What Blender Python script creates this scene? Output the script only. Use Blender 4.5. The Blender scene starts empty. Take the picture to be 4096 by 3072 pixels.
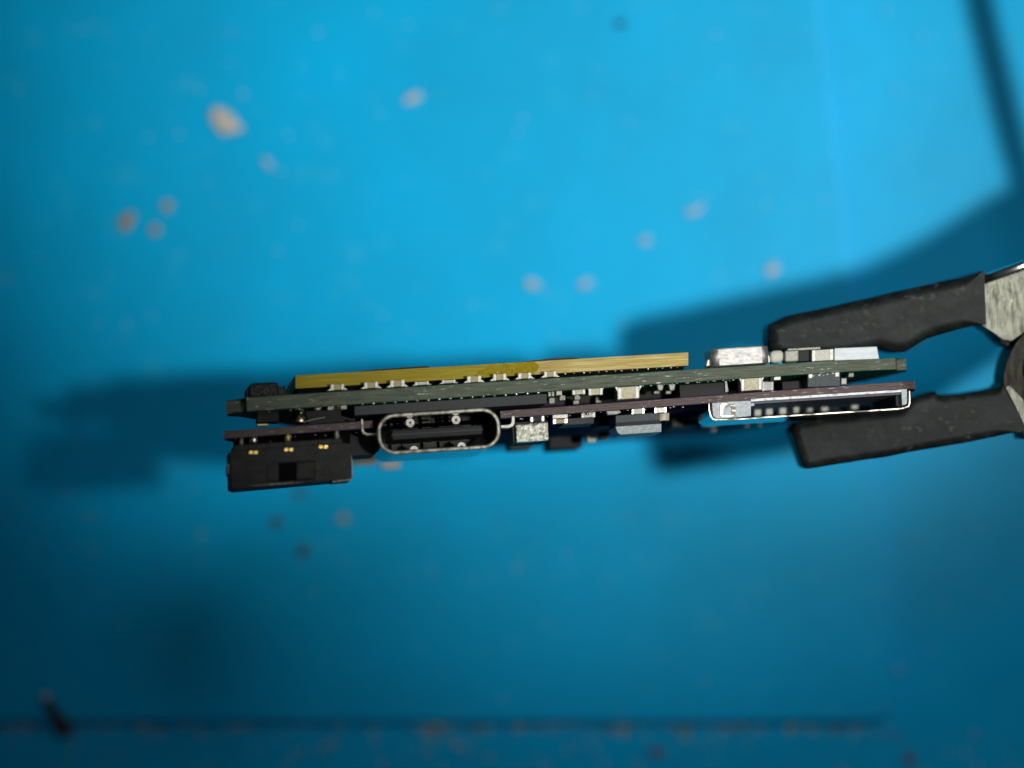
import bpy, bmesh, math, random
from mathutils import Vector, Matrix, noise
random.seed(7)
SC = bpy.context.scene
COL = SC.collection
SC.unit_settings.scale_length = 0.001          # one unit = one millimetre

# ------------------------------------------------------------------ camera
D = 300.0            # lens to plane of focus
PPM = 55.9           # photograph pixels (4096 wide) per millimetre in the plane of focus
H = 43.0             # plane of focus to the mat
cam_d = bpy.data.cameras.new("camera"); cam = bpy.data.objects.new("camera", cam_d); COL.objects.link(cam)
cam.location = (0, 0, D)
cam_d.sensor_width = 360.0
cam_d.lens = 360.0 * D / (4096 / PPM)
cam_d.clip_start = 1.0; cam_d.clip_end = 5000.0
cam_d.dof.use_dof = True
cam_d.dof.focus_distance = D
cam_d.dof.aperture_fstop = cam_d.lens * 1e-3 / 10.0      # a 10 mm wide pupil
SC.camera = cam

# ------------------------------------------------------------------ world, lamps, exposure
wd = bpy.data.worlds.new("World"); SC.world = wd; wd.use_nodes = True
wd.node_tree.nodes["Background"].inputs[0].default_value = (0.75, 0.88, 1.0, 1)
wd.node_tree.nodes["Background"].inputs[1].default_value = 0.035
def aim(o, target):
    o.rotation_euler = (Vector(target) - o.location).to_track_quat('-Z', 'Y').to_euler()
kd = bpy.data.lights.new("bench_lamp", 'SPOT'); key = bpy.data.objects.new("bench_lamp", kd); COL.objects.link(key)
key.location = (84, 2, 250); aim(key, (8, 30, -H))
kd.energy = 3.15e6; kd.color = (1.0, 0.985, 0.93); kd.shadow_soft_size = 6.5
kd.spot_size = math.radians(23.6); kd.spot_blend = 1.0
sd = bpy.data.lights.new("second_lamp", 'SPOT'); sec = bpy.data.objects.new("second_lamp", sd); COL.objects.link(sec)
sec.location = (46, 80, 224); aim(sec, (28, -4, -H))
sd.energy = 0.72e6; sd.color = (0.92, 0.97, 1.0); sd.shadow_soft_size = 38.0
sd.spot_size = math.radians(33); sd.spot_blend = 1.0
SC.view_settings.view_transform = 'Standard'; SC.view_settings.look = 'None'
SC.view_settings.exposure = 0.0; SC.view_settings.gamma = 1.0
SC.cycles.max_bounces = 8
SC.cycles.use_denoising = True
SC.cycles.sample_clamp_indirect = 6.0

# ------------------------------------------------------------------ board frame
W = Vector((0.12, 0.09, 1.0)).normalized()             # out of the board's front edge
_a = math.radians(3.6)
_t = Vector((math.cos(_a), math.sin(_a), 0))
U = (_t - W * _t.dot(W)).normalized()                  # along the front edge
V = W.cross(U)                                         # across the stack
def focal(px, py): return Vector(((px - 2048) / PPM, (1536 - py) / PPM, 0))
def at_z(px, py, z):                                   # place on a level plane
    f = focal(px, py); k = (D - z) / D
    return Vector((f.x * k, f.y * k, z))
ORG = focal(2900, 1560)
R3 = Matrix((U, V, W)).transposed()
FRAME = Matrix.Translation(ORG) @ R3.to_4x4()
FINV = FRAME.inverted()
def loc(px, py, w):                                    # point of the board frame, (u, v, w)
    c = FINV @ Vector((0, 0, D)); d = (FINV @ focal(px, py)) - c
    t = (w - c.z) / d.z
    return c + d * t
def proj(p):
    q = FRAME @ p; k = D / (D - q.z)
    return 2048 + q.x * k * PPM, 1536 - q.y * k * PPM

# ------------------------------------------------------------------ materials
def mat(name, base, rough=0.5, metal=0.0, var=None, vscale=(3, 3, 3), vlo=0.35, vhi=0.65, bump=0.0, bscale=(20, 20, 20),
        spec=0.18, streak=None, sscale=(1.5, 14, 14), slo=0.62, shi=0.70, rvar=0.0, coat=0.0, detail=4, bdist=0.05):
    m = bpy.data.materials.new(name); m.use_nodes = True
    nt = m.node_tree; N = nt.nodes; L = nt.links
    b = N["Principled BSDF"]
    b.inputs["Base Color"].default_value = (*base, 1)
    b.inputs["Roughness"].default_value = rough
    b.inputs["Metallic"].default_value = metal
    b.inputs["Specular IOR Level"].default_value = spec
    b.inputs["Coat Weight"].default_value = coat
    b.inputs["Coat Roughness"].default_value = 0.12
    tc = N.new("ShaderNodeTexCoord")
    def tex(scale, det=detail):
        mp = N.new("ShaderNodeMapping"); mp.inputs["Scale"].default_value = scale
        L.new(tc.outputs["Object"], mp.inputs["Vector"])
        n = N.new("ShaderNodeTexNoise"); n.inputs["Scale"].default_value = 1.0; n.inputs["Detail"].default_value = det
        n.inputs["Roughness"].default_value = 0.62
        L.new(mp.outputs[0], n.inputs["Vector"]); return n.outputs["Fac"]
    def ramp(src, lo, hi):
        r = N.new("ShaderNodeMapRange"); r.inputs[1].default_value = lo; r.inputs[2].default_value = hi
        L.new(src, r.inputs[0]); return r.outputs[0]
    def mix(fac, a, c):
        x = N.new("ShaderNodeMix"); x.data_type = 'RGBA'
        L.new(fac, x.inputs[0])
        if isinstance(a, tuple): x.inputs[6].default_value = (*a, 1)
        else: L.new(a, x.inputs[6])
        x.inputs[7].default_value = (*c, 1)
        return x.outputs[2]
    colour = base
    if var:
        f = ramp(tex(vscale), vlo, vhi)
        colour = mix(f, colour, var)
        if rvar:
            rr = N.new("ShaderNodeMapRange"); rr.inputs[3].default_value = rough; rr.inputs[4].default_value = rough + rvar
            L.new(f, rr.inputs[0]); L.new(rr.outputs[0], b.inputs["Roughness"])
    if streak:
        k = N.new("ShaderNodeMath"); k.operation = 'MULTIPLY'
        L.new(ramp(tex(sscale, 2), slo, shi), k.inputs[0]); L.new(ramp(tex((.22, .22, .22), 1), .40, .58), k.inputs[1])
        colour = mix(k.outputs[0], colour, streak)
    if not isinstance(colour, tuple): L.new(colour, b.inputs["Base Color"])
    if bump:
        bp = N.new("ShaderNodeBump"); bp.inputs["Strength"].default_value = bump; bp.inputs["Distance"].default_value = bdist
        L.new(tex(bscale, 3), bp.inputs["Height"]); L.new(bp.outputs[0], b.inputs["Normal"])
    m["mix"] = 0
    return m

M = {}
M['green_edge'] = mat('green_fibreglass', (0.105, 0.122, 0.088), 0.6, var=(0.040, 0.050, 0.038), vscale=(0.5, 9, 2), vlo=.40, vhi=.70,
                      streak=(0.60, 0.60, 0.50), sscale=(0.9, 11, 2), slo=.64, shi=.69, bump=.5, bscale=(4, 24, 8))
M['purple_edge'] = mat('violet_fibreglass', (0.105, 0.075, 0.066), 0.5, var=(0.055, 0.038, 0.042), vscale=(0.7, 10, 2), vlo=.40, vhi=.68,
                       streak=(0.62, 0.55, 0.45), sscale=(1.1, 13, 2), slo=.63, shi=.69, bump=.5, bscale=(4, 24, 8))
M['amber_edge'] = mat('amber_laminate', (0.28, 0.225, 0.011), 0.6, var=(0.215, 0.165, 0.008), vscale=(0.6, 14, 3), vlo=.38, vhi=.66,
                      streak=(0.32, 0.25, 0.02), sscale=(0.3, 10, 3), slo=.50, shi=.60, bump=.45, bscale=(3, 30, 8))
M['amber_dry'] = mat('amber_laminate_dry', (0.42, 0.32, 0.105), 0.6, var=(0.29, 0.215, 0.06), vscale=(0.5, 16, 3), vlo=.40, vhi=.64,
                     streak=(0.54, 0.44, 0.19), sscale=(0.25, 10, 3), slo=.48, shi=.58, bump=.5, bscale=(3, 30, 8))
M['flux'] = mat('flux_residue', (0.36, 0.275, 0.016), 0.10, var=(0.29, 0.21, 0.010), vscale=(2, 8, 3), bump=1.0, bscale=(5, 5, 5), spec=.5, bdist=.3)
M['mask_green'] = mat('green_solder_mask', (0.006, 0.06, 0.035), 0.7, var=(0.010, 0.085, 0.05), vscale=(2, 2, 2), spec=.05)
M['mask_purple'] = mat('violet_solder_mask', (0.030, 0.012, 0.050), 0.8, var=(0.045, 0.018, 0.075), vscale=(2, 2, 2), spec=.02)
M['tin'] = mat('tinned_terminal', (0.62, 0.61, 0.55), 0.56, 1.0, var=(0.42, 0.41, 0.37), vscale=(8, 8, 8), bump=.5, bscale=(22, 22, 22))
M['tin_dull'] = mat('dull_tinned_terminal', (0.42, 0.42, 0.37), 0.60, 0.9, var=(0.24, 0.24, 0.21), vscale=(8, 8, 8), bump=.6, bscale=(18, 18, 18))
M['solder'] = mat('bright_solder', (0.72, 0.72, 0.68), 0.30, 1.0, bump=.5, bscale=(7, 7, 7))
M['crackle'] = mat('crackled_solder', (0.72, 0.72, 0.62), 0.30, 1.0, var=(0.36, 0.36, 0.28), vscale=(4, 4, 4), vlo=.46, vhi=.66, bump=1.0, bscale=(3.5, 3.5, 3.5), bdist=.22)
M['gold'] = mat('gold_plating', (0.78, 0.55, 0.16), 0.35, 1.0, var=(0.6, 0.4, 0.1), vscale=(9, 9, 9), bump=.3)
M['brass'] = mat('brass_pin', (0.62, 0.52, 0.22), 0.5, 0.8, var=(0.45, 0.35, 0.12), vscale=(9, 9, 9), bump=.3)
M['ceramic'] = mat('tan_ceramic', (0.40, 0.34, 0.20), 0.45, var=(0.33, 0.26, 0.13), vscale=(9, 9, 9), bump=.5, bscale=(24, 24, 24))
M['ceramic_pale'] = mat('straw_ceramic', (0.50, 0.46, 0.34), 0.42, var=(0.36, 0.31, 0.19), vscale=(5, 5, 5), bump=.6, bscale=(18, 18, 18), spec=.4)
M['ceramic_grey'] = mat('pale_ceramic', (0.52, 0.52, 0.47), 0.5, var=(0.42, 0.41, 0.35), vscale=(9, 9, 9), bump=.3, bscale=(24, 24, 24))
M['white_part'] = mat('white_plastic', (0.60, 0.64, 0.66), 0.45, var=(0.50, 0.55, 0.58), vscale=(1.6, 4, 3), bump=.2)
M['deep'] = mat('black_resin_and_shade', (.004, .004, .004), .8, spec=0.03)  # near black: underfill resin, and painted shade for the switch slot and gap
M['black'] = mat('black_epoxy', (0.012, 0.013, 0.013), 0.55, var=(0.022, 0.024, 0.024), vscale=(10, 10, 10), bump=.4, bscale=(26, 26, 26))
M['chip'] = mat('grey_black_epoxy', (0.034, 0.038, 0.038), 0.62, var=(0.046, 0.051, 0.050), vscale=(14, 14, 14), bump=.25, bscale=(30, 30, 30))
M['speckle'] = mat('speckled_black_plastic', (0.013, 0.014, 0.014), 0.5, streak=(0.26, 0.26, 0.24), sscale=(13, 13, 13), slo=.60, shi=.68, bump=.8, bscale=(22, 22, 22))
M['switch'] = mat('dusty_black_plastic', (0.018, 0.019, 0.017), 0.55, var=(0.034, 0.036, 0.032), vscale=(1.4, 1.4, 1.4), streak=(0.13, 0.135, 0.11), sscale=(7, 7, 7), slo=.64, shi=.72, bump=.5, bscale=(16, 16, 16))
M['nylon'] = mat('grainy_black_nylon', (0.034, 0.036, 0.036), 0.5, streak=(0.20, 0.205, 0.20), sscale=(18, 18, 18), slo=.54, shi=.66, bump=.6, bscale=(30, 30, 30))
M['ferrite'] = mat('slate_ferrite', (0.040, 0.047, 0.050), 0.42, var=(0.085, 0.10, 0.105), vscale=(16, 16, 16), vlo=.42, vhi=.60, bump=.5, bscale=(30, 30, 30))
M['ferrite_pale'] = mat('pale_ferrite', (0.17, 0.20, 0.205), 0.36, 0.25, var=(0.34, 0.38, 0.38), vscale=(16, 16, 16), vlo=.40, vhi=.62, bump=.5, bscale=(30, 30, 30))
M['steel'] = mat('stainless_shell', (0.46, 0.44, 0.37), 0.60, 1.0, var=(0.17, 0.165, 0.135), vscale=(2.2, 2.2, 2.2), vlo=.42, vhi=.60, bump=.25, bscale=(14, 14, 14))
M['polished'] = mat('polished_shell', (0.66, 0.67, 0.68), 0.10, 1.0)
M['steel_can'] = mat('satin_metal_can', (0.50, 0.49, 0.47), 0.58, 1.0, var=(0.33, 0.32, 0.31), vscale=(2.2, 6, 6), vlo=.42, vhi=.66, bump=.5, bscale=(12, 18, 18))
M['slot_metal'] = mat('bright_slot_metal', (0.74, 0.69, 0.58), 0.50, 1.0, var=(0.08, 0.075, 0.065), vscale=(.55, 1.4, 1), vlo=.47, vhi=.58, bump=.15, bscale=(12, 12, 12))
M['slot_body'] = mat('grey_slot_plastic', (0.50, 0.54, 0.56), 0.55, var=(0.34, 0.37, 0.39), vscale=(5, 5, 5), bump=.3)
M['slot_inner'] = mat('dark_slot_plastic', (0.06, 0.06, 0.075), 0.5, var=(0.08, 0.08, 0.10), vscale=(5, 5, 5))
M['sleeve'] = mat('dusty_black_heat_shrink', (0.006, 0.008, 0.008), 0.5, spec=.10, var=(0.018, 0.023, 0.021), vscale=(.6, .9, .9), vlo=.42, vhi=.74,
                  streak=(0.075, 0.08, 0.07), sscale=(1.1, 1.6, 1.5), slo=.60, shi=.82, bump=.4, bscale=(2.5, 2.5, 2.5))
M['clip_steel'] = mat('brushed_clip_steel', (0.22, 0.22, 0.18), 0.58, 1.0, var=(0.07, 0.075, 0.06), vscale=(3.2, .8, 2), vlo=.40, vhi=.66,
                      streak=(0.42, 0.40, 0.32), sscale=(5, 1.2, 3), slo=.66, shi=.74, bump=.7, bscale=(9, 2, 4))
M['clip_dark'] = mat('darkened_clip_steel', (0.018, 0.018, 0.016), 0.65, 1.0, var=(0.045, 0.043, 0.035), vscale=(5, 1, 3), bump=.6, bscale=(8, 2, 4))

# ------------------------------------------------------------------ mesh helpers
def link(name, bm, m, parent=None, smooth=False):
    bmesh.ops.recalc_face_normals(bm, faces=bm.faces)
    me = bpy.data.meshes.new(name); bm.to_mesh(me); bm.free()
    ms = m if isinstance(m, (list, tuple)) else [m]
    for x in ms: me.materials.append(x)
    if smooth:
        for p in me.polygons: p.use_smooth = True
    o = bpy.data.objects.new(name, me); COL.objects.link(o)
    if parent: o.parent = parent
    return o
def tag(o, label=None, cat=None, group=None, kind=None):
    if label: o['label'] = label
    if cat: o['category'] = cat
    if group: o['group'] = group
    if kind: o['kind'] = kind
    return o
def prism(bm, pts, off, bevel=0.0, seg=2, bevel_all=True):
    """closed outline of 3-D points swept by the vector off"""
    a = [bm.verts.new(p) for p in pts]; b = [bm.verts.new(Vector(p) + off) for p in pts]
    n = len(pts); fs = [bm.faces.new(a), bm.faces.new(b[::-1])]
    for i in range(n): fs.append(bm.faces.new((a[i], b[i], b[(i + 1) % n], a[(i + 1) % n])))
    if bevel:
        es = set()
        for f in (fs if bevel_all else fs[:2]):
            for e in f.edges: es.add(e)
        bmesh.ops.bevel(bm, geom=list(es), offset=bevel, segments=seg, affect='EDGES', profile=0.5, clamp_overlap=True)
    return fs
def pxprism(bm, px, w, depth, bevel=0.0, seg=2):
    return prism(bm, [loc(x, y, w) for x, y in px], Vector((0, 0, -depth)), bevel, seg)
SL = -0.0605                                             # how the stack's edges rise across the photograph
def quad(x0, x1, yt, yb, s=SL):                          # yt, yb at the middle
    c = (x0 + x1) / 2; f = lambda x, y: y + (x - c) * s
    return [(x0, f(x0, yt)), (x1, f(x1, yt)), (x1, f(x1, yb)), (x0, f(x0, yb))]
def ball(bm, c, r, sq=(1, 1, 1), sub=2, jit=0.0, seed=0):
    r0 = bmesh.ops.create_icosphere(bm, subdivisions=sub, radius=1.0)
    for v in r0['verts']:
        k = 1.0
        if jit: k += jit * noise.noise(v.co * 1.7 + Vector((seed * 3.1, seed * 1.3, 0)))
        v.co = Vector((v.co.x * r * sq[0] * k, v.co.y * r * sq[1] * k, v.co.z * r * sq[2] * k)) + Vector(c)
def tube(bm, pts, rad, seg=8):
    pts = [Vector(p) for p in pts]; rings = []
    for i, p in enumerate(pts):
        d = (pts[min(i + 1, len(pts) - 1)] - pts[max(i - 1, 0)]).normalized()
        x = d.orthogonal().normalized() if i == 0 else (x - d * x.dot(d)).normalized()
        y = d.cross(x); r = rad[i] if isinstance(rad, (list, tuple)) else rad
        rings.append([bm.verts.new(p + (x * math.cos(2 * math.pi * k / seg) + y * math.sin(2 * math.pi * k / seg)) * r) for k in range(seg)])
    for a, b in zip(rings, rings[1:]):
        for k in range(seg): bm.faces.new((a[k], a[(k + 1) % seg], b[(k + 1) % seg], b[k]))
    bm.faces.new(rings[0][::-1]); bm.faces.new(rings[-1])
def rrect(hw, hh, r, n=8):                               # rounded rectangle about the origin
    out = []
    for cx, cy, a0 in ((hw - r, hh - r, 0), (-hw + r, hh - r, 90), (-hw + r, -hh + r, 180), (hw - r, -hh + r, 270)):
        for i in range(n + 1):
            a = math.radians(a0 + 90 * i / n); out.append((cx + r * math.cos(a), cy + r * math.sin(a)))
    return out
B = bmesh.new

# ------------------------------------------------------------------ the mat and what lies on it
STEP = 1.6
def disp(x, y): return (x * 4096 / 2212, y * 4096 / 2212)    # from the smaller view used for measuring
def on_mat(x, y, z=0.0):
    p = disp(x, y); return at_z(p[0], p[1], -H + z)
mm = mat('blue_silicone', (0.001, 0.44, 0.83), 0.36, var=(0.004, 0.36, 0.66), vscale=(.06, .05, .06), vlo=.32, vhi=.74, streak=(0.05, 0.45, 0.70), sscale=(.42, .5, .3), slo=.58, shi=.92, bump=.12, bscale=(1.2, 1.2, 1.2), spec=0.04)
bm = B()
s = 170
for p in (((-s, -s), (s, -s), (s, s), (-s, s)),):
    prism(bm, [Vector((x, y, -H - STEP)) for x, y in p], Vector((0, 0, -3)))
mat_o = link('work_mat', bm, mm); tag(mat_o, 'blue silicone work mat with a raised rectangular panel', 'mat', kind='structure')
# raised panel: lower edge level, right edge leaning, rounded corner between them
c0 = on_mat(1942, 1556); top = on_mat(1735, -250)
e1 = Vector((-1, 0.004, 0)); e2 = (top - c0); e2.z = 0; e2.normalize()
rad = 3.2; pts = []
p1 = c0 + e1 * rad; p2 = c0 + e2 * rad
for i in range(13):
    t = i / 12; pts.append((p1 * (1 - t) ** 2 + c0 * 2 * t * (1 - t) + p2 * t * t))
pts.append(c0 + e2 * 130)
pts.append(Vector((-160, (c0 + e2 * 130).y, 0))); pts.append(Vector((-160, c0.y, 0)))
bm = B()
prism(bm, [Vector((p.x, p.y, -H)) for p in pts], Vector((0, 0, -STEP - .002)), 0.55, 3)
panel = link('raised_panel', bm, [mm, mat('pale_silicone_edge', (0.20, 0.62, 0.88), .6, var=(0.10, 0.54, 0.84), vscale=(.5, .5, .5), spec=.05)], mat_o)
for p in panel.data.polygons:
    if p.normal.x > .15 and .1 < p.normal.z < .97: p.material_index = 1  # right-facing bevel faces get the paler blue

M['flake_white'] = mat('white_flake', (0.62, 0.60, 0.56), 0.7, var=(0.5, 0.47, 0.42), vscale=(2, 2, 2))
M['flake_pale'] = mat('pale_flake', (0.50, 0.56, 0.60), 0.7, var=(0.36, 0.46, 0.54), vscale=(2, 2, 2))
M['flake_tan'] = mat('tan_flake', (0.44, 0.36, 0.24), 0.7, var=(0.34, 0.27, 0.18), vscale=(2, 2, 2))
M['flake_brown'] = mat('brown_flake', (0.10, 0.05, 0.03), 0.7, var=(0.06, 0.04, 0.03), vscale=(2, 2, 2))
M['flake_red'] = mat('red_flake', (0.28, 0.03, 0.03), 0.6, var=(0.16, 0.03, 0.02), vscale=(2, 2, 2))
M['flake_dark'] = mat('dark_flake', (0.02, 0.05, 0.07), 0.6, var=(0.015, 0.09, 0.14), vscale=(2, 2, 2))
def flake(name, x, y, lx, ly, ang, m, label, cat, zb=0.0, seed=0, thick=0.22):
    bm = B()
    ball(bm, (0, 0, 0), 1.0, (1, 1, 1), 3, 0.95, seed)
    k = (.55 if m in ('flake_pale', 'flake_tan', 'flake_brown', 'flake_dark') else .85) / 26.5
    for v in bm.verts: v.co = Vector((v.co.x * lx * k / 2, v.co.y * ly * k / 2, v.co.z * thick))
    bmesh.ops.rotate(bm, verts=bm.verts, cent=(0, 0, 0), matrix=Matrix.Rotation(math.radians(ang), 3, 'Z'))
    o = link(name, bm, M[m], smooth=True); o.location = on_mat(x, y, zb + thick * .7)
    return tag(o, label, cat, {'pale_flake': 'pale flakes on the mat', 'tan_crumb': 'tan crumbs on the mat', 'brown_crumb': 'brown crumbs below the switch', 'red_speck': 'red specks along the bottom'}.get(name))
fl = [
 ('pale_flake', 487, 263, 78, 44, -38, 'flake_white', 'largest white flake, a slanted oval high on the left of the blue mat', 'flake'),
 ('pale_flake', 893, 212, 62, 34, 22, 'flake_pale', 'pale flake near the top of the mat, right of the largest white flake', 'flake'),
 ('pale_flake', 577, 352, 52, 22, -52, 'flake_pale', 'faint thin flake just below and right of the largest white flake', 'flake'),
 ('pale_flake', 1150, 613, 52, 32, -25, 'flake_pale', 'pale flake above the amber board, left one of a close pair', 'flake'),
 ('pale_flake', 1264, 613, 50, 26, 38, 'flake_pale', 'pale flake above the amber board, right one of a close pair', 'flake'),
 ('pale_flake', 1396, 520, 36, 34, 60, 'flake_pale', 'small faint flake on the bright mat above the pale pair', 'flake'),
 ('pale_flake', 1500, 455, 70, 20, 28, 'flake_pale', 'long faint streak of a flake above the clip shadow', 'flake'),
 ('pale_flake', 1668, 584, 44, 40, 10, 'flake_pale', 'round greyish flake at the upper edge of the clip shadow', 'flake'),
 ('tan_crumb', 275, 478, 48, 66, -25, 'flake_tan', 'largest tan crumb of the three at the left of the mat', 'crumb'),
 ('tan_crumb', 362, 443, 36, 36, 0, 'flake_tan', 'tan crumb highest of the three at the left of the mat', 'crumb'),
 ('tan_crumb', 335, 497, 34, 38, 0, 'flake_tan', 'tan crumb between and below its two neighbours at the left', 'crumb'),
 ('tan_crumb', 740, 1120, 34, 30, 0, 'flake_tan', 'tan crumb on the mat below the gap between switch and port', 'crumb'),
 ('brown_crumb', 597, 1128, 30, 34, 30, 'flake_brown', 'brown crumb on the mat straight below the slide switch', 'crumb'),
 ('brown_crumb', 655, 1190, 32, 36, -20, 'flake_brown', 'dark reddish brown crumb, lowest of those below the slide switch', 'crumb'),
 ('brown_crumb', 648, 1066, 36, 24, 0, 'flake_brown', 'brown crumb peeping out at the lower edge of the slide switch', 'crumb'),
 ('dark_speck', 1340, 52, 34, 26, 0, 'flake_dark', 'dark blue speck near the top edge of the mat', 'speck'),
 ('red_speck', 1420, 1625, 22, 22, 0, 'flake_red', 'red speck below the panel edge, left of the rounded corner', 'speck'),
 ('red_speck', 1966, 1640, 22, 22, 0, 'flake_red', 'red speck at the bottom edge right of the rounded panel corner', 'speck'),
]
for i, (n, x, y, lx, ly, a, m, lab, cat) in enumerate(fl):
    flake(n, x, y, lx, ly, a, m, lab, cat, -STEP if y > 1560 else 0.0, i + 1)
def bead(x, y, r, lab, zb):
    bm = B(); ball(bm, (0, 0, 0), r, (1, 1, .8), 2)
    o = link('solder_bead', bm, M['solder'], smooth=True); o.location = on_mat(x, y, zb + r * .8)
    tag(o, lab, 'solder bead', 'solder beads on the mat')
bead(987, 1611, .26, 'shiny solder bead on the mat below the panel edge', -STEP)
bead(1942, 1447, .2, 'shiny solder bead beside the rounded corner of the panel', 0)
# grit along the foot of the step and strewn over the lower mat
bm = B()
gm = [mat('straw_grit', (.58, .54, .26), .7, var=(.42, .40, .20), vscale=(2, 2, 2)), M['flake_brown'], M['flake_red'], M['flake_pale']]
rg = random.Random(3)
def grit(x, y, r, mi, zb, sd):
    n0 = len(bm.faces); p = on_mat(x, y, zb)
    ball(bm, (p.x, p.y, p.z + r * .4), r, (1, .9, .6), 1, .5, sd)
    bm.faces.ensure_lookup_table()
    for f in bm.faces[n0:]: f.material_index = mi
for i in range(170):
    x = rg.uniform(-20, 1920) if rg.random() < .55 else rg.uniform(900, 1900)
    grit(x, 1566 + abs(rg.gauss(0, 10)), rg.uniform(.1, .28), rg.choice((0, 0, 0, 0, 0, 3, 3, 3, 1, 1, 2)), -STEP, i)
for i in range(120):
    grit(rg.uniform(0, 2212), rg.uniform(1585, 1680), rg.uniform(.08, .24), rg.choice((0, 0, 1, 3, 3, 3, 0, 0, 2)), -STEP, i)
for i in range(70):
    grit(rg.uniform(0, 2150), rg.uniform(1080, 1530), rg.uniform(.06, .17), rg.choice((0, 1, 3, 3)), 0, i)
for i in range(40):
    grit(rg.uniform(0, 460), rg.uniform(950, 1300), rg.uniform(.06, .15), rg.choice((0, 0, 1)), 0, i)
for i in range(90):
    grit(rg.uniform(0, 2000), rg.uniform(10, 800), rg.uniform(.06, .17), 3, 0, i)
tag(link('grit', bm, gm, smooth=True), 'fine tan and brown grit strewn along the foot of the panel edge', 'grit', kind='stuff')
# burnt wire stub, lower left
t = Vector((0, 0, 0)); bm = B()
root = bpy.data.objects.new('wire_stub', None); COL.objects.link(root); root.location = on_mat(136, 1572, -STEP)
tag(root, 'dark tapered wire stub with a shiny tip lying across the panel edge, lower left', 'wire stub')
tip = on_mat(100, 1505, 2.6) - root.location
ln = [Vector((.25, -.55, .5)), Vector((.2, -.2, .65)), Vector((.05, .25, .8)), tip * .45 + Vector((0, 0, .3)), tip * .8, tip * .97]
tube(bm, ln, [.25, .75, .72, .42, .26, .24], 12)
link('burnt_end', bm, M['flake_brown'] if False else mat('charred_wire', (0.03, 0.018, 0.012), .6, var=(0.10, 0.06, 0.03), vscale=(2, 2, 2), bump=.6, bscale=(4, 4, 4)), root, True)
bm = B(); ball(bm, tip, .34, (1, 1, 1), 2); link('bead_tip', bm, M['flake_white'], root, True)

# ------------------------------------------------------------------ the circuit board stack
board = bpy.data.objects.new('circuit_board', None); COL.objects.link(board)
board.matrix_world = FRAME
tag(board, 'stack of two thin circuit boards, green over violet, seen on edge in the clip', 'circuit board')

class Slab:
    """thin board: top and bottom edge lines (photograph, front edge) and an outline of (pixel, w)"""
    def __init__(s, xa, ta, ba, xb, tb, bb):
        s.p = [loc(xa, ta, 0), loc(xa, ba, 0), loc(xb, tb, 0), loc(xb, bb, 0)]
    def top(s, u): a, _, b, _ = s.p; return a.y + (b.y - a.y) * (u - a.x) / (b.x - a.x)
    def bot(s, u): _, a, _, b = s.p; return a.y + (b.y - a.y) * (u - a.x) / (b.x - a.x)
    def u(s, px, w):
        py = 1600
        for _ in range(3):
            q = loc(px, py, w); py = proj(Vector((q.x, (s.top(q.x) + s.bot(q.x)) / 2, w)))[1]
        return q.x
    def build(s, name, outline, core, mask, thick=.035):
        uw = [(s.u(px, w), w) for px, w in outline]
        def layer(ft, fb, grow):
            bm = B(); n = len(uw)
            a = [bm.verts.new((u, ft(u), w + grow)) for u, w in uw]; b = [bm.verts.new((u, fb(u), w + grow)) for u, w in uw]
            bm.faces.new(a); bm.faces.new(b[::-1])
            for i in range(n): bm.faces.new((a[i], b[i], b[(i + 1) % n], a[(i + 1) % n]))
            bmesh.ops.triangulate(bm, faces=[f for f in bm.faces if len(f.verts) > 4])
            return bm
        o = link(name, layer(s.top, s.bot, 0), core, board)
        link('solder_mask', layer(lambda u: s.top(u) + thick, s.top, -.012), mask, o)
        link('solder_mask', layer(s.bot, lambda u: s.bot(u) - thick, -.012), mask, o)
        return o
G = Slab(987, 1591, 1644, 3348, 1443, 1487)
P = Slab(895, 1727, 1754, 3610, 1527, 1555)
G.build('upper_board', [(987, 0), (3348, 0), (3480, -.7), (3582, -1.0), (3588, -2.2), (3624, -2.3), (3622, -4.2), (3470, -6), (3330, -9),
                        (3240, -16), (3120, -26), (2900, -33), (1350, -33), (1240, -20), (1150, -10), (1000, -5.5), (912, -3.3), (905, -1.7), (975, -1.2)],
        M['green_edge'], M['mask_green'])
P.build('lower_board', [(895, 0), (1492, 0), (1492, -6.3), (2002, -6.3), (2002, 0), (3610, 0), (3660, -.9), (3655, -3), (3500, -6), (3350, -9.5),
                        (3240, -16), (3120, -26), (2900, -33), (1350, -33), (1240, -20), (1150, -10), (960, -4), (900, -1.6)],
        M['purple_edge'], M['mask_purple'])
# amber board on top, its left half wet with flux
AX = lambda x: 1502 - (x - 1182) * (1502 - 1409.5) / (2753 - 1182)
bm = B(); pxprism(bm, [(1182, 1502), (2140, AX(2140)), (2140, AX(2140) + 52), (1182, 1554)], -.95, 17)
amber = link('amber_board', bm, M['amber_edge'], board)
bm = B(); pxprism(bm, [(2140, AX(2140)), (2753, 1409.5), (2753, 1461.5), (2140, AX(2140) + 52)], -.95, 17)
link('dry_laminate', bm, M['amber_dry'], amber)
bm = B(); fx = [(1900, AX(1900) + 34)]
for i in range(15): fx.append((1925 + i * 16, AX(1925 + i * 16) + 3 + 5 * math.sin(i * 1.9) + max(0, 22 - i * 8)))
fx += [(2158, AX(2158) + 22), (2146, AX(2146) + 40)]
for i in range(14): fx.append((2128 - i * 16, AX(2128 - i * 16) + 47 + 3 * math.sin(i * 2.3)))
pxprism(bm, fx, -.92, .028)
link('flux_residue', bm, M['flux'], amber)
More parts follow.
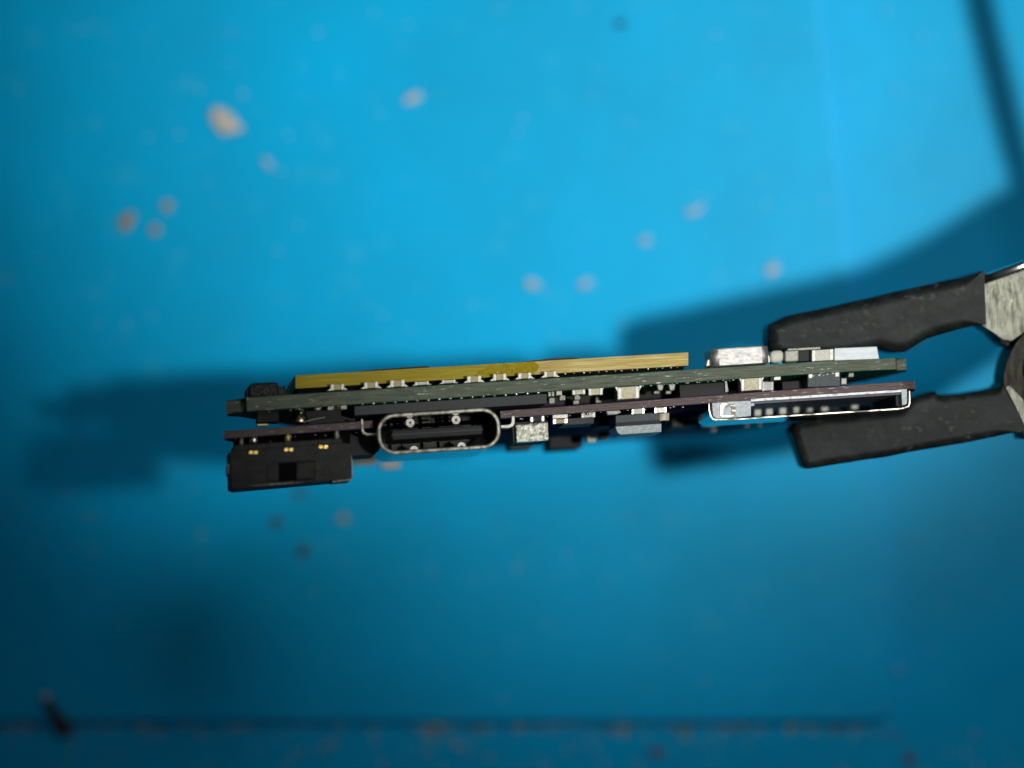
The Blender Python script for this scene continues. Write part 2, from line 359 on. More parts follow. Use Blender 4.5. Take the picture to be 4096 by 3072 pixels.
for k, pp in enumerate(([(1412, AX(1412) + 1), (1500, 1478), (1700, 1464), (1716, 1466), (1722, AX(1722) + 1)],
                        [(2030, AX(2030) + 1), (2200, 1434), (2296, 1429.5), (2312, 1432), (2318, AX(2318) + 1)])):
    bm = B(); pxprism(bm, pp, -1.5, 9, .02); link('black_tape', bm, M['black'], amber)
# dark underfill and joints between amber and green board
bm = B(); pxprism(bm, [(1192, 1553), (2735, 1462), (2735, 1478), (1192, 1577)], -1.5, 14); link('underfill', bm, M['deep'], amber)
for i in range(16):
    x = 2235 + i * 32 + rg.uniform(-8, 8); y = AX(x) + 57
    bm = B(); ball(bm, loc(x, y, -1.42), rg.uniform(.05, .10), (1.3, .9, .8), 1, .3, i); link('solder_joint', bm, M['solder'], amber, True)

def chip_part(name, x0, x1, yt, yb, w, depth, body='ceramic', term='tin', tf=.24, side=-1, fil=10, bev=.05, grow=2.0, label=None, s=SL):
    """two-terminal part; side -1: its board lies below it, +1: above"""
    q = quad(x0, x1, yt, yb, s); bw = x1 - x0
    f = lambda x, y: y + (x - (x0 + x1) / 2) * s
    bm = B(); pxprism(bm, [(x0 + bw * tf * .8, f(x0 + bw * tf * .8, yt + grow)), (x1 - bw * tf * .8, f(x1 - bw * tf * .8, yt + grow)),
                           (x1 - bw * tf * .8, f(x1 - bw * tf * .8, yb - grow)), (x0 + bw * tf * .8, f(x0 + bw * tf * .8, yb - grow))], w - .03, depth - .06, .02)
    o = link(name, bm, M[body], board)
    if label: o['label'] = label
    for a, b, sg in ((x0, x0 + bw * tf, -1), (x1 - bw * tf, x1, 1)):
        bm = B(); pxprism(bm, [(a, f(a, yt)), (b, f(b, yt)), (b, f(b, yb)), (a, f(a, yb))], w, depth, bev, 3)
        if fil:
            e = a if sg < 0 else b; base, mid = (yb, (yt * .45 + yb * .55)) if side < 0 else (yt, (yb * .45 + yt * .55))
            tri = [(e - sg * 2, f(e, mid)), (e + sg * fil * .35, f(e, (mid + base * 2) / 3)), (e + sg * fil, f(e, base)), (e - sg * 2, f(e, base))]
            pxprism(bm, tri, w + .04, depth + .02, .02, 2)
        link('terminal', bm, M[term], o)
    return o
# small parts on the green board, in front of the amber one
for x0, x1, yt, yb in ((1322, 1378, 1535, 1561), (1456, 1514, 1527, 1554), (1560, 1620, 1519, 1548), (1868, 1926, 1502, 1530),
                       (1972, 2026, 1494, 1522), (2072, 2126, 1490, 1516), (2176, 2226, 1484, 1509)):
    chip_part('capacitor', x0, x1, yt, yb, -.12, .55, 'ceramic', 'tin', .27, -1, 15)
for x0, x1, yt, yb in ((1659, 1716, 1525, 1541), (1767, 1823, 1518, 1534)):
    chip_part('resistor', x0, x1, yt, yb, -.12, .5, 'ceramic_grey', 'tin', .2, -1, 12)

# chip with its row of solder balls under the green board
bm = B(); pxprism(bm, [(1418, 1625), (2187, 1575), (2187, 1614), (1418, 1662)], -.45, 11, .03)
ic = link('memory_chip', bm, M['chip'], board)
for i in range(17):
    x = 1449 + i * 44; y = 1621 - (x - 1418) * .065 - 2.5
    bm = B(); ball(bm, loc(x, y, -.36), .145, (1, .9, 1), 2); link('solder_ball', bm, M['solder'], ic, True)

def between(name, x0, x1, w, depth, m, t0=0.0, t1=1.0, gap=.0):
    pts = []
    for px, k in ((x0, t0), (x1, t0), (x1, t1), (x0, t1)):
        u = G.u(px, w); a, b = G.bot(u) - .04, P.top(u) + .04
        pts.append(Vector((u, a + (b - a) * k, w)))
    bm = B(); prism(bm, pts, Vector((0, 0, -depth)), .02); return link(name, bm, m, board)
between('gap_block', 1200, 1416, -3.4, 6, M['black'])  # black blocks added so the gap between the boards stays dark
between('gap_block', 1430, 3232, -6.0, 7, M['black'])
between('driver_chip', 2716, 2906, -1.5, 4, M['black'], .05, .98)
between('driver_chip', 3126, 3222, -2.2, 4, M['black'], .25, .98)

# parts hanging under the green board
def under(*a, **k):
    k.setdefault('body', 'ceramic_pale'); return chip_part(*a, side=1, **k)
under('capacitor', 2289, 2342, 1551, 1579, -.25, .5, fil=8)
under('capacitor', 2354, 2412, 1546, 1581, -.15, .6, fil=12)
under('capacitor', 2469, 2559, 1545, 1597, -.05, 1.2, tf=.23, fil=10, bev=.09)
under('capacitor', 2963, 3050, 1511, 1563, -.10, 1.2, tf=.2, fil=6, bev=.08)
under('capacitor', 3048, 3094, 1508, 1563, -2.2, 1.0, body='ceramic_grey', term='white_part', fil=0)
under('capacitor', 2192, 2218, 1562, 1586, -.5, .9, body='chip', term='tin_dull', tf=.45, fil=0)
under('capacitor', 2225, 2248, 1561, 1582, -.3, .9, body='ceramic_grey', tf=.3, fil=0)
for x, y, w in ((2208, 1603, -3), (2250, 1590, -2.6), (2310, 1588, -2.4), (2305, 1606, -4), (2427, 1585, -4.2), (2395, 1600, -4.6)):
    bm = B(); pxprism(bm, quad(x - 12, x + 12, y - 13, y + 12), w, .7, .06, 3); link('solder_pad', bm, M['tin_dull'], board)
for x in (2641, 2688):
    bm = B(); pxprism(bm, [(x - 16, 1534), (x + 16, 1532), (x + 11, 1562), (x - 8, 1564)], -.5, .5, .1, 3)
    o = link('header_pin', bm, M['tin_dull'], board)
    bm = B(); pxprism(bm, quad(x - 26, x - 2, 1562, 1576), -2.6, .6, .08, 3); link('pin_foot', bm, M['tin_dull'], o)
bm = B(); pxprism(bm, [(2899, 1513), (2906, 1512), (2914, 1566), (2901, 1569)], -1.2, .25, .02); link('chip_corner', bm, M['tin_dull'], board)
bm = B(); pxprism(bm, quad(3082, 3126, 1499, 1523), -.3, .8, .03); o = link('transistor', bm, M['black'], board)
bm = B(); pxprism(bm, quad(3096, 3123, 1506, 1520), -.27, .3, .03); link('terminal', bm, M['tin'], o)
bm = B(); pxprism(bm, quad(3231, 3361, 1489, 1546, -.05), -.15, 2.4, .04); reg = link('regulator_chip', bm, M['ferrite'], board)
for x in (3243, 3350):
    bm = B(); pxprism(bm, quad(x - 9, x + 8, 1493 if x < 3300 else 1488, 1513 if x < 3300 else 1507), -.10, .3, .04); link('terminal', bm, M['tin'], reg)
for i in range(16):
    bm = B(); x = rg.uniform(3238, 3358); ball(bm, loc(x, 1497 - (x - 3295) * .05 + rg.uniform(-5, 6), -.16), rg.uniform(.08, .17), (1.2, .7, .4), 1, .5, i)
    link('solder_smear', bm, M['tin'], reg, True)
under('capacitor', 3366, 3386, 1512, 1538, -1.6, .8, body='ceramic_grey', term='ceramic_grey', fil=0)
bm = B(); pxprism(bm, quad(3394, 3416, 1491, 1508), -1.2, .5, .06, 3); link('solder_pad', bm, M['tin_dull'], board)

# left end: push button, post, solder cone
bm = B(); pxprism(bm, quad(997, 1115, 1529, 1590, -.04), -3.1, 2.6, .28, 4); btn = link('push_button', bm, M['speckle'], board, True)
bm = B(); pxprism(bm, quad(988, 1140, 1548, 1596, -.05), -3.6, 3.4, .03); link('button_housing', bm, M['black'], btn)
bm = B(); pxprism(bm, quad(1028, 1116, 1642, 1689, -.03), -1.0, 1.6, .05); post = link('support_post', bm, M['speckle'], board)
bm = B(); pxprism(bm, quad(1028, 1072, 1695, 1703, -.05), -.9, 1.0, .04); link('brass_shim', bm, M['brass'], post)
bm = B()
tube(bm, [loc(1207, 1622, -1.2), loc(1206, 1640, -1.2), loc(1203, 1660, -1.2), loc(1201, 1680, -1.2), loc(1201, 1694, -1.2)], [.28, .30, .42, .58, .62], 16)
link('solder_cone', bm, mat('amber_solder', (0.66, 0.58, 0.34), .24, 1.0, var=(.12, .10, .05), vscale=(4, 4, 4), vlo=.45, vhi=.6, bump=.8, bscale=(6, 6, 6)), board, True)
under('capacitor', 1310, 1388, 1607, 1639, -.35, .6, body='black', term='tin_dull', tf=.33, fil=0)
bm = B(); ball(bm, loc(1272, 1634, -.6), .22, (1.2, .8, .8), 2, .3, 5); link('solder_blob', bm, M['tin'], board, True)
bm = B(); ball(bm, loc(1348, 1621, -.3), .08, (1, 1, 1), 1); link('solder_blob', bm, M['solder'], board, True)

# right end of the green board, upper face
q = [loc(2850, 1393, -.1), loc(3069, 1385, -.1), loc(3069, 1452, -.1), loc(2850, 1462, -.1)]
uc = (q[0].x + q[1].x) / 2; hu = (q[1].x - q[0].x) / 2 + .12; vt = (q[0].y + q[1].y) / 2; vb = (q[2].y + q[3].y) / 2
bm = B(); dep = 3.4
ring = rrect(hu, dep / 2, .55, 6); sl = 0.012
fa = [bm.verts.new((uc + x, vt + sl * x, -.1 - dep / 2 + y)) for x, y in ring]; fb = [bm.verts.new((uc + x, vb + sl * x, -.1 - dep / 2 + y)) for x, y in ring]
n = len(ring); ft = bm.faces.new(fa); bm.faces.new(fb[::-1])
for i in range(n): bm.faces.new((fa[i], fb[i], fb[(i + 1) % n], fa[(i + 1) % n]))
bmesh.ops.bevel(bm, geom=list(ft.edges), offset=.09, segments=3, affect='EDGES')
can = link('crystal_can', bm, M['steel_can'], board, True)
for p in can.data.polygons: p.use_smooth = p.area < .6
bm = B(); pxprism(bm, [(3069, 1421), (3076, 1419), (3080, 1436), (3081, 1450), (3069, 1451)], -.5, .8, .04); link('solder_fillet', bm, M['tin'], can)
bm = B(); pxprism(bm, [(2830, 1440), (2846, 1432), (2846, 1461), (2824, 1466)], -.9, .8, .04); link('solder_fillet', bm, M['tin'], can)
bm = B(); pxprism(bm, quad(3082, 3136, 1400, 1450), -1.0, 1.6, .32, 5); o = link('diode', bm, M['ceramic_grey'], board, True)
bm = B(); pxprism(bm, quad(3140, 3196, 1400, 1447), -1.0, 1.4, .12, 3); o = link('filter_part', bm, M['tin_dull'], board)
bm = B(); pxprism(bm, quad(3196, 3244, 1402, 1445), -1.3, 1.4, .03); link('filter_body', bm, M['black'], o)
bm = B(); pxprism(bm, quad(3150, 3282, 1391, 1400), -1.7, 1.4, .03); link('filter_lid', bm, M['tin_dull'], o)
chip_part('capacitor', 3247, 3335, 1397, 1444, -.6, 1.2, 'ceramic_grey', 'tin', .2, -1, 0, .06)
bm = B(); pxprism(bm, [(3338, 1393), (3508, 1386), (3517, 1438), (3338, 1444)], -.9, 1.3, .05); link('antenna_block', bm, M['white_part'], board)

# ------------------------------------------------------------------ USB port
UW = 1.75
c = loc(1756, 1724.5, UW)
rot = Matrix.Rotation(math.radians(.6), 3, 'Z')
def usb(x, y, w): 
    p = rot @ Vector((x, y, 0)); return Vector((c.x + p.x, c.y + p.y, w))
HW, HH = 4.38, 1.46
bm = B()
prof = [(0.0, .06, UW - 7.3), (0.0, 0.0, UW - 7.2), (0.0, 0.0, UW - 7.1), (0.0, 0.0, UW - .13), (0.0, 0.0, UW - .08), (.05, 0, UW - .015), (.10, 0, UW), (.20, 0, UW), (.25, 0, UW - .02), (.27, 0, UW - .08), (.27, 0, UW - .13), (.27, 0, UW - 6.2)]
rings = []
for ins, _, w in prof:
    rings.append([bm.verts.new(usb(x, y, w)) for x, y in rrect(HW - ins, HH - ins, 1.28 - ins, 10)])
for a, b in zip(rings, rings[1:]):
    n = len(a)
    for i in range(n): bm.faces.new((a[i], a[(i + 1) % n], b[(i + 1) % n], b[i]))
bm.faces.new(rings[0])
port = link('usb_port', bm, [M['steel'], M['polished']], board, True)
for p in port.data.polygons:
    p.use_smooth = len(p.vertices) <= 4
    zz = [port.data.vertices[i].co.z for i in p.vertices]
    if max(zz) - min(zz) > 3: p.material_index = 1
def ubox(name, x0, x1, y0, y1, w, d, m, bev=.03):
    bm = B(); prism(bm, [usb(x0, y1, w), usb(x1, y1, w), usb(x1, y0, w), usb(x0, y0, w)], Vector((0, 0, -d)), bev); return link(name, bm, m, port)
bm = B(); prism(bm, [usb(x, y, UW - 5.6) for x, y in rrect(HW - .30, HH - .30, .95, 8)], Vector((0, 0, -.5))); link('back_insulator', bm, M['nylon'], port)
ubox('tongue', -3.2, 3.2, -.33, .33, UW - 1.2, 4.6, M['black'], .05)
ubox('tongue_tip', -3.25, 3.25, -.10, .12, UW - 1.12, 3.0, M['chip'], .05)
for x0, x1 in ((-2.97, -2.24), (-2.2, -.97), (-.68, .01), (.5, 1.2), (1.25, 2.18), (3.1, 3.7)):
    ubox('insulator_block', x0, x1 - .02, .60, 1.12, UW - 4.8 - .15 * (x0 > 0), .7, M['nylon'], .02)
    if x0 < 3: ubox('insulator_block', x0, x1 - .02, -.86, -.40, UW - 4.8 - .15 * (x0 > 0), .7, M['nylon'], .02)
for x, y in ((-1.80, .87), (1.48, .87), (-1.66, -1.10), (1.74, -1.06)):
    bm = B(); ri = []
    for r, w in ((.34, -.6), (.34, 0), (.30, .05), (.09, .05), (.08, -.2)):
        ri.append([bm.verts.new(usb(x + r * math.cos(k * math.pi / 10), y + r * math.sin(k * math.pi / 10), UW - 2.0 + w)) for k in range(20)])
    for a, b in zip(ri, ri[1:]):
        for k in range(20): bm.faces.new((a[k], a[(k + 1) % 20], b[(k + 1) % 20], b[k]))
    link('spring_contact', bm, M['tin'], port)
def strip(name, pts, w, depth, th, m, parent, sides=None):           # bent sheet-metal tab
    bm = B(); P2 = [loc(x, y, w) for x, y in pts]; a, b = [], []
    for i, p in enumerate(P2):
        d = (P2[min(i + 1, len(P2) - 1)] - P2[max(i - 1, 0)]).normalized(); nrm = Vector((-d.y, d.x, 0)) * th / 2
        a.append(p + nrm); b.append(p - nrm)
    prism(bm, a + b[::-1], Vector((0, 0, -depth)), .03)
    if sides is None: return link(name, bm, m, parent)
    o = link(name, bm, [m, sides], parent)
    for p in o.data.polygons:
        zz = [o.data.vertices[i].co.z for i in p.vertices]
        if max(zz) - min(zz) > .8 * depth: p.material_index = 1
    return o
strip('mounting_tab', [(1448, 1676), (1449, 1700), (1449, 1722), (1455, 1733), (1466, 1738), (1510, 1737)], .2, 1.0, .14, M['steel'], port)
strip('mounting_tab', [(2052, 1664), (2053, 1676), (2054, 1692), (2048, 1702), (2034, 1707), (2004, 1706)], .2, 1.0, .19, M['tin'], port)

# ------------------------------------------------------------------ slide switch at the left
bm = B(); pxprism(bm, [(917, 1806), (935, 1806), (935, 1782), (1365, 1754), (1369, 1776), (1404, 1774), (1409, 1912), (1390, 1918), (940, 1958), (921, 1950)], 1.3, 3.6, .06, 2)
sw = link('slide_switch', bm, M['switch'], board)
bm = B(); pxprism(bm, [(934, 1781), (1368, 1753), (1370, 1772), (934, 1806)], 1.36, 1.0, .05); link('switch_flange', bm, M['switch'], sw)
bm = B(); pxprism(bm, quad(1112, 1262, 1846, 1922, -.075), 1.33, .3, .02); link('switch_slot', bm, M['deep'], sw)  # flat black plate, the recess's shade put into its colour
bm = B(); pxprism(bm, quad(1184, 1262, 1845, 1918, -.075), 1.75, .8, .14, 3); link('switch_lever', bm, M['switch'], sw)
bm = B(); pxprism(bm, quad(1068, 1116, 1858, 1924, -.075), 1.40, .3, .07, 3); link('switch_lever_stop', bm, M['switch'], sw)
for x, y in ((1014, 1810), (1155, 1799), (1294, 1788)):
    bm = B()
    for dx in (-10, 9.5): pxprism(bm, quad(x + dx - 9, x + dx + 9, y - 8, y + 7), 1.39, .3, .04)
    link('gold_pin', bm, M['gold'], sw)
strip('metal_cover', [(1404, 1812), (1407, 1850), (1409, 1912), (1402, 1920), (1330, 1926)], 1.25, 3.0, .08, M['steel'], sw)
strip('metal_cover', [(913, 1856), (913, 1898)], 1.2, 2.4, .09, M['steel'], sw)
strip('metal_cover', [(998, 1944), (1090, 1937), (1215, 1929)], 1.40, .5, .05, M['steel'], sw)
for x, yt, yb, m, r in ((966, 1748, 1790, 'tin_dull', 9), (1016, 1744, 1776, 'solder', 18), (1152, 1730, 1768, 'brass', 13), (1347, 1716, 1758, 'tin_dull', 10)):
    bm = B(); tube(bm, [loc(x, yt, -.2), loc(x, (yt + yb) / 2, -.2), loc(x, yb, -.2)], [r / 55.9 * .8, r / 55.9, r / 55.9], 12); link('switch_leg', bm, M[m], sw, True)

bm = B(); pxprism(bm, [(940, 1752), (1400, 1722), (1400, 1768), (940, 1798)], -1.6, 2.2, .02); link('switch_gap_shade', bm, M['deep'], sw)  # black block added to darken the gap between switch and violet board

# ------------------------------------------------------------------ parts under the violet board
def joint(px, py, w, r, sd, m='tin'):
    bm = B(); ball(bm, loc(px, py, w), r, (1.2, .75, 1), 1, .5, sd); link('solder_joint', bm, M[m], board, True)
for i in range(34):
    x = rg.uniform(2440, 3110); joint(x, 1644 - (x - 987) * .0665 + rg.uniform(2, 7), rg.uniform(-.5, -.06), rg.uniform(.035, .10), i, rg.choice(('tin', 'solder', 'tin_dull')))
for i in range(26):
    x = rg.uniform(2070, 2740); joint(x, 1754 - (x - 895) * .0733 + rg.uniform(3, 14), rg.uniform(-.8, -.1), rg.uniform(.04, .12), i, rg.choice(('tin', 'solder', 'tin_dull')))
for i in range(12):
    x = rg.uniform(940, 1400); joint(x, 1754 - (x - 895) * .0733 + rg.uniform(4, 26), rg.uniform(-.6, -.1), rg.uniform(.04, .09), i, rg.choice(('tin', 'solder', 'brass')))
for i in range(10):
    x = rg.uniform(1030, 1400); joint(x, 1644 - (x - 987) * .0665 + rg.uniform(3, 9), rg.uniform(-.5, -.1), rg.uniform(.04, .10), i, rg.choice(('tin', 'brass')))
bm = B(); pxprism(bm, [(2062, 1700), (2192, 1688), (2196, 1762), (2066, 1772)], .1, .5, .08, 3)
tant = link('solder_block', bm, M['crackle'], board)
bm = B(); pxprism(bm, [(2048, 1690), (2190, 1682), (2190, 1764), (2052, 1774)], -.35, 3.2, .03); link('component_body', bm, M['black'], tant)
under('capacitor', 2118, 2181, 1661, 1689, .1, .6, body='black', term='solder', tf=.3, fil=0, bev=.12)
bm = B(); pxprism(bm, quad(2210, 2272, 1656, 1674), -.2, .7, .05); link('resistor', bm, M['tin'], board)
under('capacitor', 2211, 2272, 1675, 1695, -.1, .7, body='ceramic', term='solder', tf=.24, fil=0)
bm = B(); pxprism(bm, quad(2252, 2376, 1672, 1697), -.5, 3.0, .03); link('logic_chip', bm, M['nylon'], board)
under('capacitor', 2325, 2382, 1648, 1671, -.3, .7, body='ceramic_grey', term='tin', tf=.25, fil=0)
bm = B(); pxprism(bm, [(2424, 1642), (2478, 1640), (2486, 1650), (2470, 1657), (2430, 1660)], -.2, .6, .06, 2); link('solder_pad', bm, M['tin_dull'], board)
under('capacitor', 2526, 2579, 1632, 1657, -.1, .6, body='ceramic_grey', term='solder', tf=.2, fil=0)
under('capacitor', 2617, 2668, 1628, 1653, 0, .7, body='tin', term='solder', tf=.22, fil=0)
under('capacitor', 2638, 2677, 1652, 1683, -1.2, .8, body='ceramic_grey', term='ceramic', tf=.3, fil=0)
bm = B(); pxprism(bm, [(2463, 1662), (2637, 1650), (2637, 1681), (2463, 1692)], -.45, 3.4, .04); ind = link('power_inductor', bm, M['ferrite'], board)
bm = B(); pxprism(bm, [(2461, 1706), (2646, 1694), (2646, 1728), (2482, 1739), (2470, 1731)], -.35, 3.4, .035); link('inductor_base', bm, M['ferrite_pale'], ind)
bm = B(); pxprism(bm, [(2463, 1690), (2640, 1679), (2642, 1697), (2463, 1709)], -.50, 3.2, .01); link('inductor_seam', bm, M['black'], ind)
# farther back under the violet board
far = [('connector_block', 1398, 1500, 1724, 1822, -2.5, 4, 'black'), ('capacitor', 1416, 1508, 1828, 1857, -23, 1.2, 'ceramic'), ('resistor', 1528, 1600, 1843, 1873, -24, 1.2, 'ceramic_grey'),
       ('chip', 2040, 2130, 1768, 1795, -14, 3, 'chip'), ('chip', 2200, 2330, 1745, 1792, -13, 4, 'black'), ('capacitor', 2350, 2384, 1735, 1768, -9, 1, 'ceramic_grey'),
       ('capacitor', 2400, 2432, 1726, 1760, -10, 1, 'chip'), ('chip', 2392, 2452, 1668, 1704, -5, 3, 'black'), ('chip', 2690, 2800, 1668, 1704, -9, 4, 'chip'), ('capacitor', 2762, 2800, 1640, 1670, -7, 1, 'black')]
for nm, x0, x1, yt, yb, w, d, m in far:
    bm = B(); pxprism(bm, quad(x0, x1, yt, yb), w, d, .05); link('voltage_chip' if nm == 'chip' else nm, bm, M[m], board)

# ------------------------------------------------------------------ memory-card slot
SW = .25
bm = B()                                                  # plastic body: block at the left, rail along the top, right end
pxprism(bm, [(2848, 1612), (2930, 1606), (3004, 1602), (3004, 1664), (2960, 1668), (2884, 1673), (2866, 1675), (2852, 1664)], SW, 3, .04)
slot = link('card_slot', bm, M['slot_body'], board)
bm = B(); pxprism(bm, [(3004, 1596), (3606, 1558.5), (3606, 1567.5), (3004, 1606)], SW - .02, 9, .015); link('slot_rail', bm, mat('chalky_rail_plastic', (.78, .82, .84), .55, var=(.40, .43, .45), vscale=(2.2, 6, 4), vlo=.5, vhi=.62, bump=.4), slot)
bm = B(); pxprism(bm, [(3004, 1607), (3604, 1569), (3604, 1578), (3004, 1617)], SW - .25, 9, .01); link('slot_roof', bm, M['slot_inner'], slot)
bm = B(); pxprism(bm, [(3605, 1557), (3628, 1555), (3628, 1612), (3622, 1619), (3609, 1621)], SW, 6, .03); link('slot_end', bm, M['slot_body'], slot)
bm = B(); pxprism(bm, [(3583, 1572), (3604, 1570), (3604, 1624), (3584, 1624)], SW - .8, 8, .01); link('slot_side', bm, M['black'], slot)
shell = [(2836, 1612), (2837, 1640), (2842, 1666), (2852, 1678), (2866, 1681), (2960, 1676), (3100, 1667), (3300, 1654), (3480, 1643), (3600, 1635), (3622, 1632), (3636, 1626), (3640, 1614), (3639, 1590), (3638, 1562)]
strip('slot_shell', shell, SW + .05, 5.0, .08, M['slot_metal'], slot, M['polished'])
bm = B()                                                  # loop spring at the left block
for hw, hh, w0 in ((32, 26, 0),):
    o_, i_ = [], []
    for (x, y), (x2, y2) in zip(rrect(31, 26, 11, 5), rrect(18, 16, 6, 5)):
        o_.append(loc(2912 + x, 1642 - y - x * -.05, SW + .12)); i_.append(loc(2910 + x2, 1644 - y2, SW + .12))
    n = len(o_); dz = Vector((0, 0, -.25))
    A = [bm.verts.new(p) for p in o_]; Bv = [bm.verts.new(p) for p in i_]; A2 = [bm.verts.new(p + dz) for p in o_]; B2 = [bm.verts.new(p + dz) for p in i_]
    for i in range(n):
        j = (i + 1) % n
        bm.faces.new((A[i], A[j], Bv[j], Bv[i])); bm.faces.new((A2[i], A2[j], A[j], A[i])); bm.faces.new((Bv[i], Bv[j], B2[j], B2[i])); bm.faces.new((B2[i], B2[j], A2[j], A2[i]))
link('loop_spring', bm, M['slot_metal'], slot)
bm = B(); pxprism(bm, quad(3000, 3018, 1612, 1624), SW - .1, .8, .05); link('latch', bm, M['slot_body'], slot)
for i, x in enumerate((3032, 3078, 3132, 3186, 3240, 3300, 3420)):
    y = 1650 - (x - 3032) * .075
    bm = B(); pxprism(bm, quad(x - 14, x + 14, y - 20, y + 16), -6 if i < 4 else -8, 1.2, .12, 3); link('card_contact', bm, M['tin_dull'] if i in (3, 4) else M['ceramic_grey'], slot)
bm = B(); pxprism(bm, [(3010, 1616), (3590, 1578), (3590, 1640), (3010, 1676)], -11, .6); link('slot_back', bm, M['black'], slot)
for i in range(5):
    x, y = 2988 + i * 53, 1703 - i * 4.4
    bm = B(); ball(bm, loc(x, y, -12.5), .2, (1, .8, 1), 1); link('solder_tail', bm, M['tin_dull'], slot, True)
bm = B(); pxprism(bm, [(2812, 1704), (2840, 1696), (2896, 1691), (2896, 1698), (2850, 1705)], -6.5, 1.2, .03); link('shell_lip', bm, M['slot_metal'], slot)
bm = B(); pxprism(bm, quad(2845, 2868, 1713, 1724), -13, 1.2, .1); link('solder_tail', bm, M['tin_dull'], slot)

# pale lint fibre lying between the boards
bm = B(); tube(bm, [loc(1214, 1690, -.4), loc(1228, 1684, -.3), loc(1262, 1676, -.3), loc(1300, 1669, -.5)], .018, 5)
for v in bm.verts: v.co = FRAME @ v.co
tag(link('lint_fibre', bm, mat('pale_lint', (.5, .48, .42), .6)), 'thin pale lint hair caught between the boards near the button', 'fibre')

# ------------------------------------------------------------------ the alligator clip
clip = bpy.data.objects.new('alligator_clip', None); COL.objects.link(clip); clip.location = at_z(4040, 1420, -8)
tag(clip, 'steel alligator clip with black sleeved jaws gripping the right end of the boards', 'clip')
def zprism(name, px, z, depth, m, bev=0, seg=3, parent=None, smooth=False, back=None):
    bm = B(); prism(bm, [at_z(x, y, z) - clip.location for x, y in px], Vector((0, 0, -depth)), bev, seg)
    o = link(name, bm, m, parent or clip, False)
    if smooth:
        for p in o.data.polygons: p.use_smooth = True
        try:
            o.data.set_sharp_from_angle(angle=math.radians(40))
        except Exception: pass
    return o
def pillow(name, px, z, depth, r, m, cut, seg=6, parent=None):
    """outline swept along the view with round shoulders, so it reads as a sleeve"""
    px = dense(px, 12); P = [at_z(x, y, z) - clip.location for x, y in px]; n = len(P)
    area = sum(P[i].x * P[(i + 1) % n].y - P[(i + 1) % n].x * P[i].y for i in range(n)); sg = 1 if area > 0 else -1
    nr = []
    for i in range(n):
        d = P[(i + 2) % n] - P[i - 2]; v = Vector((-d.y, d.x, 0)).normalized() * sg; nr.append(v)
    wt = [min(1, max(0, (cut - x) / 90)) for x, y in px]
    bm = B(); rings = []
    sect = [(r * (1 - math.sin(math.pi / 2 * k / seg)), -r * (1 - math.cos(math.pi / 2 * k / seg))) for k in range(seg + 1)]
    sect += [(i_, -depth - z_) for i_, z_ in sect[::-1]]
    for ins, dz in sect: rings.append([bm.verts.new(P[i] + nr[i] * ins * wt[i] + Vector((0, 0, dz))) for i in range(n)])
    for a, b in zip(rings, rings[1:]):
        for i in range(n): bm.faces.new((a[i], a[(i + 1) % n], b[(i + 1) % n], b[i]))
    bm.faces.new(rings[0]); bm.faces.new(rings[-1][::-1])
    for f in bm.faces: f.smooth = len(f.verts) <= 4
    return link(name, bm, m, parent or clip)
def lumpy(o, amp, sc):
    for v in o.data.vertices:
        v.co += Vector((noise.noise(v.co * sc), noise.noise(v.co * sc + Vector((9, 3, 1))), 0)) * amp
def dense(px, step=22):
    out = []
    for (x0, y0), (x1, y1) in zip(px, px[1:] + px[:1]):
        n = max(1, int(math.hypot(x1 - x0, y1 - y0) / step))
        for i in range(n): out.append((x0 + (x1 - x0) * i / n, y0 + (y1 - y0) * i / n))
    return out
up = [(3072, 1318), (3076, 1300), (3090, 1291), (3139, 1266), (3300, 1230), (3499, 1186), (3720, 1135), (3860, 1104), (3930, 1081), (3939, 1084), (3941, 1190), (3944, 1298),
      (3900, 1303), (3865, 1311), (3790, 1330), (3710, 1356), (3660, 1388), (3627, 1407), (3582, 1411), (3550, 1404), (3516, 1392), (3400, 1420), (3200, 1432), (3110, 1420), (3080, 1400), (3070, 1370)]
zj = -3.6
o = pillow('upper_sleeve', up, zj, 7.0, .8, M['sleeve'], 3936); lumpy(o, .05, .5)
lo = [(3166, 1727), (3190, 1690), (3300, 1672), (3480, 1655), (3600, 1640), (3640, 1598), (3690, 1578), (3738, 1566), (3752, 1578), (3776, 1582), (3870, 1572), (3960, 1558), (3998, 1548), (4012, 1532), (4030, 1548),
      (4052, 1600), (4078, 1660), (4089, 1712), (4086, 1727), (3900, 1764), (3600, 1818), (3400, 1851), (3240, 1874), (3222, 1876), (3212, 1862), (3190, 1800)]
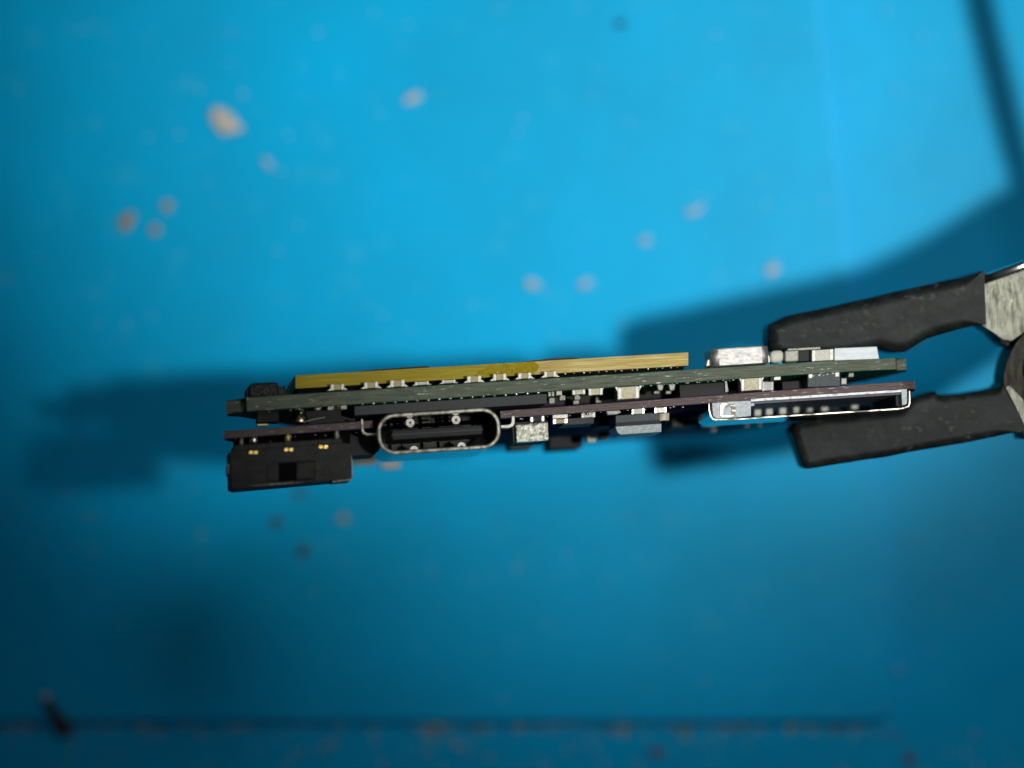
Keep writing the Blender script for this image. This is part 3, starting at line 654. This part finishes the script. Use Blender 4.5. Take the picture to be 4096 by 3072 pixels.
o = pillow('lower_sleeve', lo, zj - .5, 7.0, .6, M['sleeve'], 4075); lumpy(o, .06, .5)
# steel of the upper jaw: side plate and folded top
mu = [(3900, 1145), (3943, 1130), (4096, 1076), (4300, 980), (4560, 815), (4780, 715), (4780, 1100), (4560, 1240), (4260, 1270), (4110, 1310), (4048, 1368), (4010, 1362), (3975, 1330), (3940, 1300), (3900, 1285)]
zprism('upper_jaw', mu, zj - .9, 6.0, M['clip_steel'], .12, 3)
bm = B(); tube(bm, [at_z(x, y, zj - 1.15) - clip.location for x, y in ((3925, 1124), (4096, 1063), (4300, 965), (4560, 800), (4780, 700))], .40, 24)
link('folded_edge', bm, mat('polished_fold', (.7, .7, .66), .22, 1.0), clip, True)
# lower jaw: dark pivot cheek and pale plate
th = [(4096, 1330), (4065, 1372), (4040, 1410), (4024, 1450), (4014, 1500), (4012, 1545), (4060, 1650), (4100, 1760), (4190, 1720), (4330, 1560), (4560, 1420), (4560, 1260), (4300, 1250), (4180, 1275)]
zprism('lower_jaw', th, zj - .55, 6.2, M['clip_dark'], .10, 3)
zprism('lower_plate', [(4020, 1548), (4040, 1540), (4096, 1600), (4130, 1700), (4100, 1712), (4070, 1640)], zj - .42, .8, M['clip_steel'], .06, 2)
zprism('jaw_edge', [(3944, 1302), (3975, 1306), (4012, 1345), (4052, 1380), (4040, 1392), (4002, 1372), (3966, 1335)], zj - 2.2, 4.6, M['clip_dark'], .1, 2)
bm = B(); tube(bm, [at_z(4210, 1480, z) - clip.location for z in (zj + 1.2, zj - 8)], 1.7, 20); link('pivot_pin', bm, M['clip_steel'], clip)
# tail, and the arm that carries the clip, out of the frame to the right
zprism('tail', [(4540, 1000), (4760, 930), (4760, 1180), (4560, 1400)], zj - 1.2, 6.0, M['clip_steel'], .1, 2)
bm = B(); tube(bm, [at_z(x, y, -9) - clip.location for x, y in ((4700, 1060), (4560, 560), (4450, 100), (4250, -900), (4105, -1700))], 1.1, 14)
link('support_arm', bm, M['clip_dark'], clip, True)
